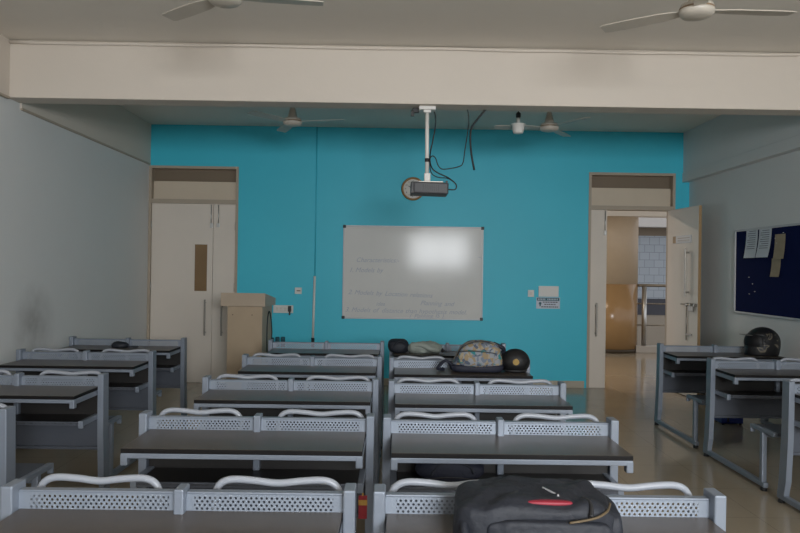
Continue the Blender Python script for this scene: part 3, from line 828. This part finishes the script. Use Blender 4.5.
b = B(); tube(b, smooth_path([(.135, -.10, .138), (.145, -.125, .138), (.148, -.15, .130), (.142, -.175, .110)]), .006, 8); obj('pull_tab', b, 'black_plastic', bp)
b = B(); tube(b, smooth_path([(-.208, -.05, .10), (-.204, -.12, .085), (-.20, -.17, .05), (-.16, -.185, .012)]), [.011]*19, 8); obj('shoulder_strap', b, 'black_fabric', bp)
tag(bp, 'big black backpack with red badge lying on the fifth-row desk', 'backpack')

# navy bag on the shelf of the fourth-row desk
nb2 = empty('bag', (.262, 3.275, .566))
b = B(); blob(b, (0, 0, .062), (.155, .10, .066), .75, 44, 24, .010, 9., 2., flat=.0, shape=lambda q: Vector((q.x, q.y, q.z*(1-.35*abs(q.x/.155)**2)))); obj('body', b, 'navy_fabric', nb2)
b = B(); tube(b, smooth_path([(-.09, -.095, .05), (-.05, -.088, .095), (.02, -.085, .105), (.08, -.09, .09), (.10, -.097, .06)]), .006, 8); obj('handle', b, 'black_fabric', nb2)
b = B(); tube(b, smooth_path([(-.12, -.085, .03), (0, -.104, .045), (.12, -.085, .03)]), .003, 6); obj('zip', b, 'black_plastic', nb2)
tag(nb2, 'soft navy bag stuffed on the shelf under the fourth-row desk top', 'bag')

# patterned backpack and black helmet on the second-row desk
fb = empty('backpack', (.640, 5.56, TZ))
def fshape(q):
    t = (q.z+.11)/.22
    q.x = q.x*(1-.32*t)+.03*t; return q
b = B(); blob(b, (0, 0, .118), (.215, .115, .120), .62, 56, 30, .007, 8., 3., flat=.045, shape=fshape); obj('printed_body', b, 'floral', fb)
b = B(); blob(b, (.0, 0, .035), (.205, .118, .036), .5, 44, 12, .004, 10., 5., flat=.0); obj('base_panel', b, 'navy_fabric', fb, label='navy base panel')
b = B(); blob(b, (-.01, -.105, .115), (.14, .03, .065), .6, 36, 18, .004, 10., 6.); obj('front_pocket', b, 'floral', fb)
b = B(); tube(b, smooth_path([(-.165, -.06, .10), (-.13, -.075, .18), (-.04, -.07, .232), (.06, -.07, .238), (.14, -.07, .20), (.185, -.07, .13)]), .004, 8); obj('zip', b, 'black_plastic', fb)
b = B(); tube(b, smooth_path([(-.15, -.137, .165), (-.05, -.145, .172), (.06, -.143, .165), (.13, -.133, .155)]), .0035, 8); obj('pocket_zip', b, 'black_plastic', fb)
b = B(); tube(b, smooth_path([(-.19, -.03, .05), (-.24, -.04, .085), (-.28, -.03, .055), (-.30, -.02, .02), (-.25, .02, .012)]), .012, 8); obj('strap', b, 'navy_fabric', fb)
b = B(); tube(b, smooth_path([(.13, .02, .215), (.19, .01, .19), (.215, .03, .165), (.215, .05, .10)]), .016, 8); obj('shoulder_strap', b, 'navy_fabric', fb)
tag(fb, 'floral patterned backpack with navy base on the second-row desk', 'backpack')
def helmet(loc, rz, r, label, m, badge=False, visor=True):
    e_ = empty('helmet', loc, rz); zc = r*1.0
    bb = B(); nu, nv = 40, 26; rows_ = []
    for j in range(nv+1):
        ph = math.radians(-52)+math.radians(142)*j/nv; rw = []
        for i in range(nu):
            th = 2*PI*i/nu
            cp = math.cos(ph) if ph > 0 or not visor else 1-.16*math.sin(ph)**2
            x, y_, z = cp*math.cos(th), cp*math.sin(th), math.sin(ph)
            k = 1.0
            if visor and x > 0: k += .14*max(0, -z)*x*1.6
            q = Vector((x*r*1.12*k, y_*r*.92, z*r*1.0))
            if visor and x > .45 and -.15 < z < .42 and abs(y_) < .75: q.x -= .03*r/.13
            rw.append(bb.verts.new((q.x, q.y, q.z+r*.80)))
        rows_.append(rw)
    for a_, c_ in zip(rows_, rows_[1:]):
        for k in range(nu):
            f = bb.faces.new((a_[k], a_[(k+1) % nu], c_[(k+1) % nu], c_[k])); f.smooth = True
    bb.faces.new(rows_[0][::-1]); bmesh.ops.remove_doubles(bb, verts=rows_[-1], dist=1e-4)
    obj('shell', bb, m, e_)
    bb = B(); n2 = 40
    P_ = [(math.cos(2*PI*k/n2)*r*.80, math.sin(2*PI*k/n2)*r*.66, .016) for k in range(n2+1)]
    tube(bb, P_, .012, 8, caps=False); obj('rim', bb, 'rubber', e_)
    if visor:
        bb = B(); vs = []
        for j in range(9):
            ph = math.radians(-14+44*j/8); rw = []
            for i in range(21):
                th = math.radians(-62+124*i/20)
                rw.append(bb.verts.new((math.cos(ph)*math.cos(th)*r*1.155, math.cos(ph)*math.sin(th)*r*.985, math.sin(ph)*r*1.02+r*.80)))
            vs.append(rw)
        for a_, c_ in zip(vs, vs[1:]):
            for k in range(20):
                f = bb.faces.new((a_[k], a_[k+1], c_[k+1], c_[k])); f.smooth = True
        bmesh.ops.solidify(bb, geom=bb.faces[:], thickness=.003)
        obj('visor', bb, 'black_plastic', e_)
        bb = B(); prism(bb, [(-.07, r*1.28), (.07, r*1.28), (.07, r*1.31), (-.07, r*1.31)], r*1.0, r*1.36, .004); obj('peak', bb, 'steel_dull', e_)
        for s in (-1, 1):
            bb = B(); lathe(bb, [(.022, 0), (.022, .012)], (r*.35, s*r*.93-.006, r*.95), 16, 'y'); obj('visor_pivot', bb, 'black_plastic', e_)
    if badge:
        bb = B(); lathe(bb, [(.024, -.006), (.024, .006)], (0, 0, 0), 20, 'y'); 
        bmesh.ops.rotate(bb, verts=bb.verts, cent=(0, 0, 0), matrix=Matrix.Rotation(.1, 3, 'X')); bmesh.ops.translate(bb, verts=bb.verts, vec=(-.01, -r*.915, r*.88))
        obj('badge', bb, 'yellow', e_, label='yellow round badge')
        bb = B(); tube(bb, smooth_path([(-r*.95, -.03, r*.75), (-r*1.15, -.03, r*.9), (-r*1.3, 0, r*1.3), (-r*1.0, .03, r*1.5)]), .012, 8); obj('chin_strap', bb, 'black_fabric', e_)
    return tag(e_, label, 'helmet')
helmet((.940, 5.56, TZ), 0, .100, 'plain black helmet with yellow badge beside the floral backpack', 'matt_black', True, False)
helmet((3.585, 6.98, TZ), math.radians(188), .150, 'black full-face helmet with pale graphics on desk under notice board', 'helmet')

# front-row things
e = empty('bag', (.058, 6.76, TZ))
b = B(); blob(b, (-.015, 0, .062), (.10, .09, .068), .75, 40, 22, .012, 10., 8., flat=.0); obj('body', b, 'black_fabric', e)
b = B(); tube(b, smooth_path([(-.06, -.08, .07), (-.02, -.10, .115), (.04, -.09, .10), (.06, -.08, .05)]), .007, 8); obj('handle', b, 'black_fabric', e)
tag(e, 'small black bag beside the grey-green jacket on the front-row desk', 'bag')
e = empty('jacket', (.290, 6.75, TZ))
b = B(); blob(b, (-.01, 0, .045), (.15, .11, .055), .8, 60, 30, .035, 11., 12., flat=.0); obj('folded_body', b, 'sage', e)
b = B(); tube(b, smooth_path([(-.13, -.06, .07), (-.04, -.10, .085), (.05, -.11, .05), (.13, -.09, .035)]), [.026]*19, 10); obj('sleeve', b, 'sage', e)
b = B(); tube(b, smooth_path([(.02, .05, .085), (.08, .03, .085), (.14, -.01, .05), (.17, -.04, .02)]), [.018]*19, 8); obj('collar', b, 'black_fabric', e, label='dark collar')
tag(e, 'crumpled grey-green jacket on the front-row desk below the whiteboard', 'jacket')
e = empty('pouch', (-2.60, 6.86, TZ))
b = B(); blob(b, (0, 0, .022), (.078, .06, .034), .85, 32, 18, .008, 12., 3., flat=.0); obj('body', b, 'black_fabric', e)
b = B(); tube(b, smooth_path([(.06, -.03, .02), (.12, -.04, .012), (.18, -.02, .010)]), .008, 8); obj('strap', b, 'black_fabric', e)
tag(e, 'small black pouch on the front desk by the white wall', 'pouch')
# blue bin on the floor, red carton between the columns
e = empty('storage_box', (3.43, 7.34, 0))
b = B(); box(b, -.11, .11, -.09, .09, .012, .20, .008)
obj('body', b, 'bluebin', e)
b = B(); box(b, -.12, .12, -.10, .10, .185, .21, .006); obj('lid', b, 'bluebin', e)
b = B(); box(b, -.055, -.035, -.094, -.089, .03, .19); obj('strap', b, 'black_plastic', e)
for sx in (-1, 1):
    for sy in (-1, 1):
        b = B(); lathe(b, [(.012, 0), (.012, .014)], (sx*.09, sy*.07, 0), 10); obj('foot', b, 'rubber', e)
tag(e, 'dark blue box on the floor under desks by the notice board', 'box')
e = empty('cloth_tag', (-.128, 3.21, .527))
b = B(); box(b, -.019, .019, -.004, .004, -.115, -.012, .002); obj('red_strip', b, 'redbox', e)
b = B(); box(b, -.020, .020, -.005, .005, -.055, -.030, .002); box(b, -.004, .004, -.003, .003, -.03, .0); obj('hanging_band', b, 'cardboard', e, label='yellow band')
tag(e, 'small red and yellow strip hanging in the gap between desk columns', 'strip')

# ------------------------------------------------------------------ light
w = bpy.data.worlds.new('sky'); SC.world = w; w.use_nodes = True
bg = w.node_tree.nodes['Background']; bg.inputs[0].default_value = (.95, .96, 1.0, 1); bg.inputs[1].default_value = 1.0
def area(name, loc, rot, sx, sy, power, col):
    l = bpy.data.lights.new(name, 'AREA'); l.shape = 'RECTANGLE'; l.size = sx; l.size_y = sy; l.energy = power; l.color = col
    o_ = bpy.data.objects.new(name, l); COL.objects.link(o_); o_.location = loc; o_.rotation_euler = rot; return o_
area('window_daylight', ((WX0+WX1)/2, YR-.25, 2.10), (PI/2, 0, 0), 1.75, 1.0, 360, (.93, .965, 1.0))
area('added_side_fill', (XR+.25, (SY0+SY1)/2, (SZ0+SZ1)/2), (PI/2, 0, PI/2), SY1-SY0, SZ1-SZ0, 55, (.90, .95, 1.0))  # fill through the added side window

area('added_corridor_fill', (2.0, 11.3, 2.90), (0, 0, 0), 1.16, .05, 36, (1, .84, .66))  # fill light of the added corridor lamp, aimed at the dim open leaf
SC.view_settings.view_transform = 'Standard'; SC.view_settings.look = 'None'
SC.view_settings.exposure = 0.; SC.view_settings.gamma = 1.; SC.view_settings.use_curve_mapping = False
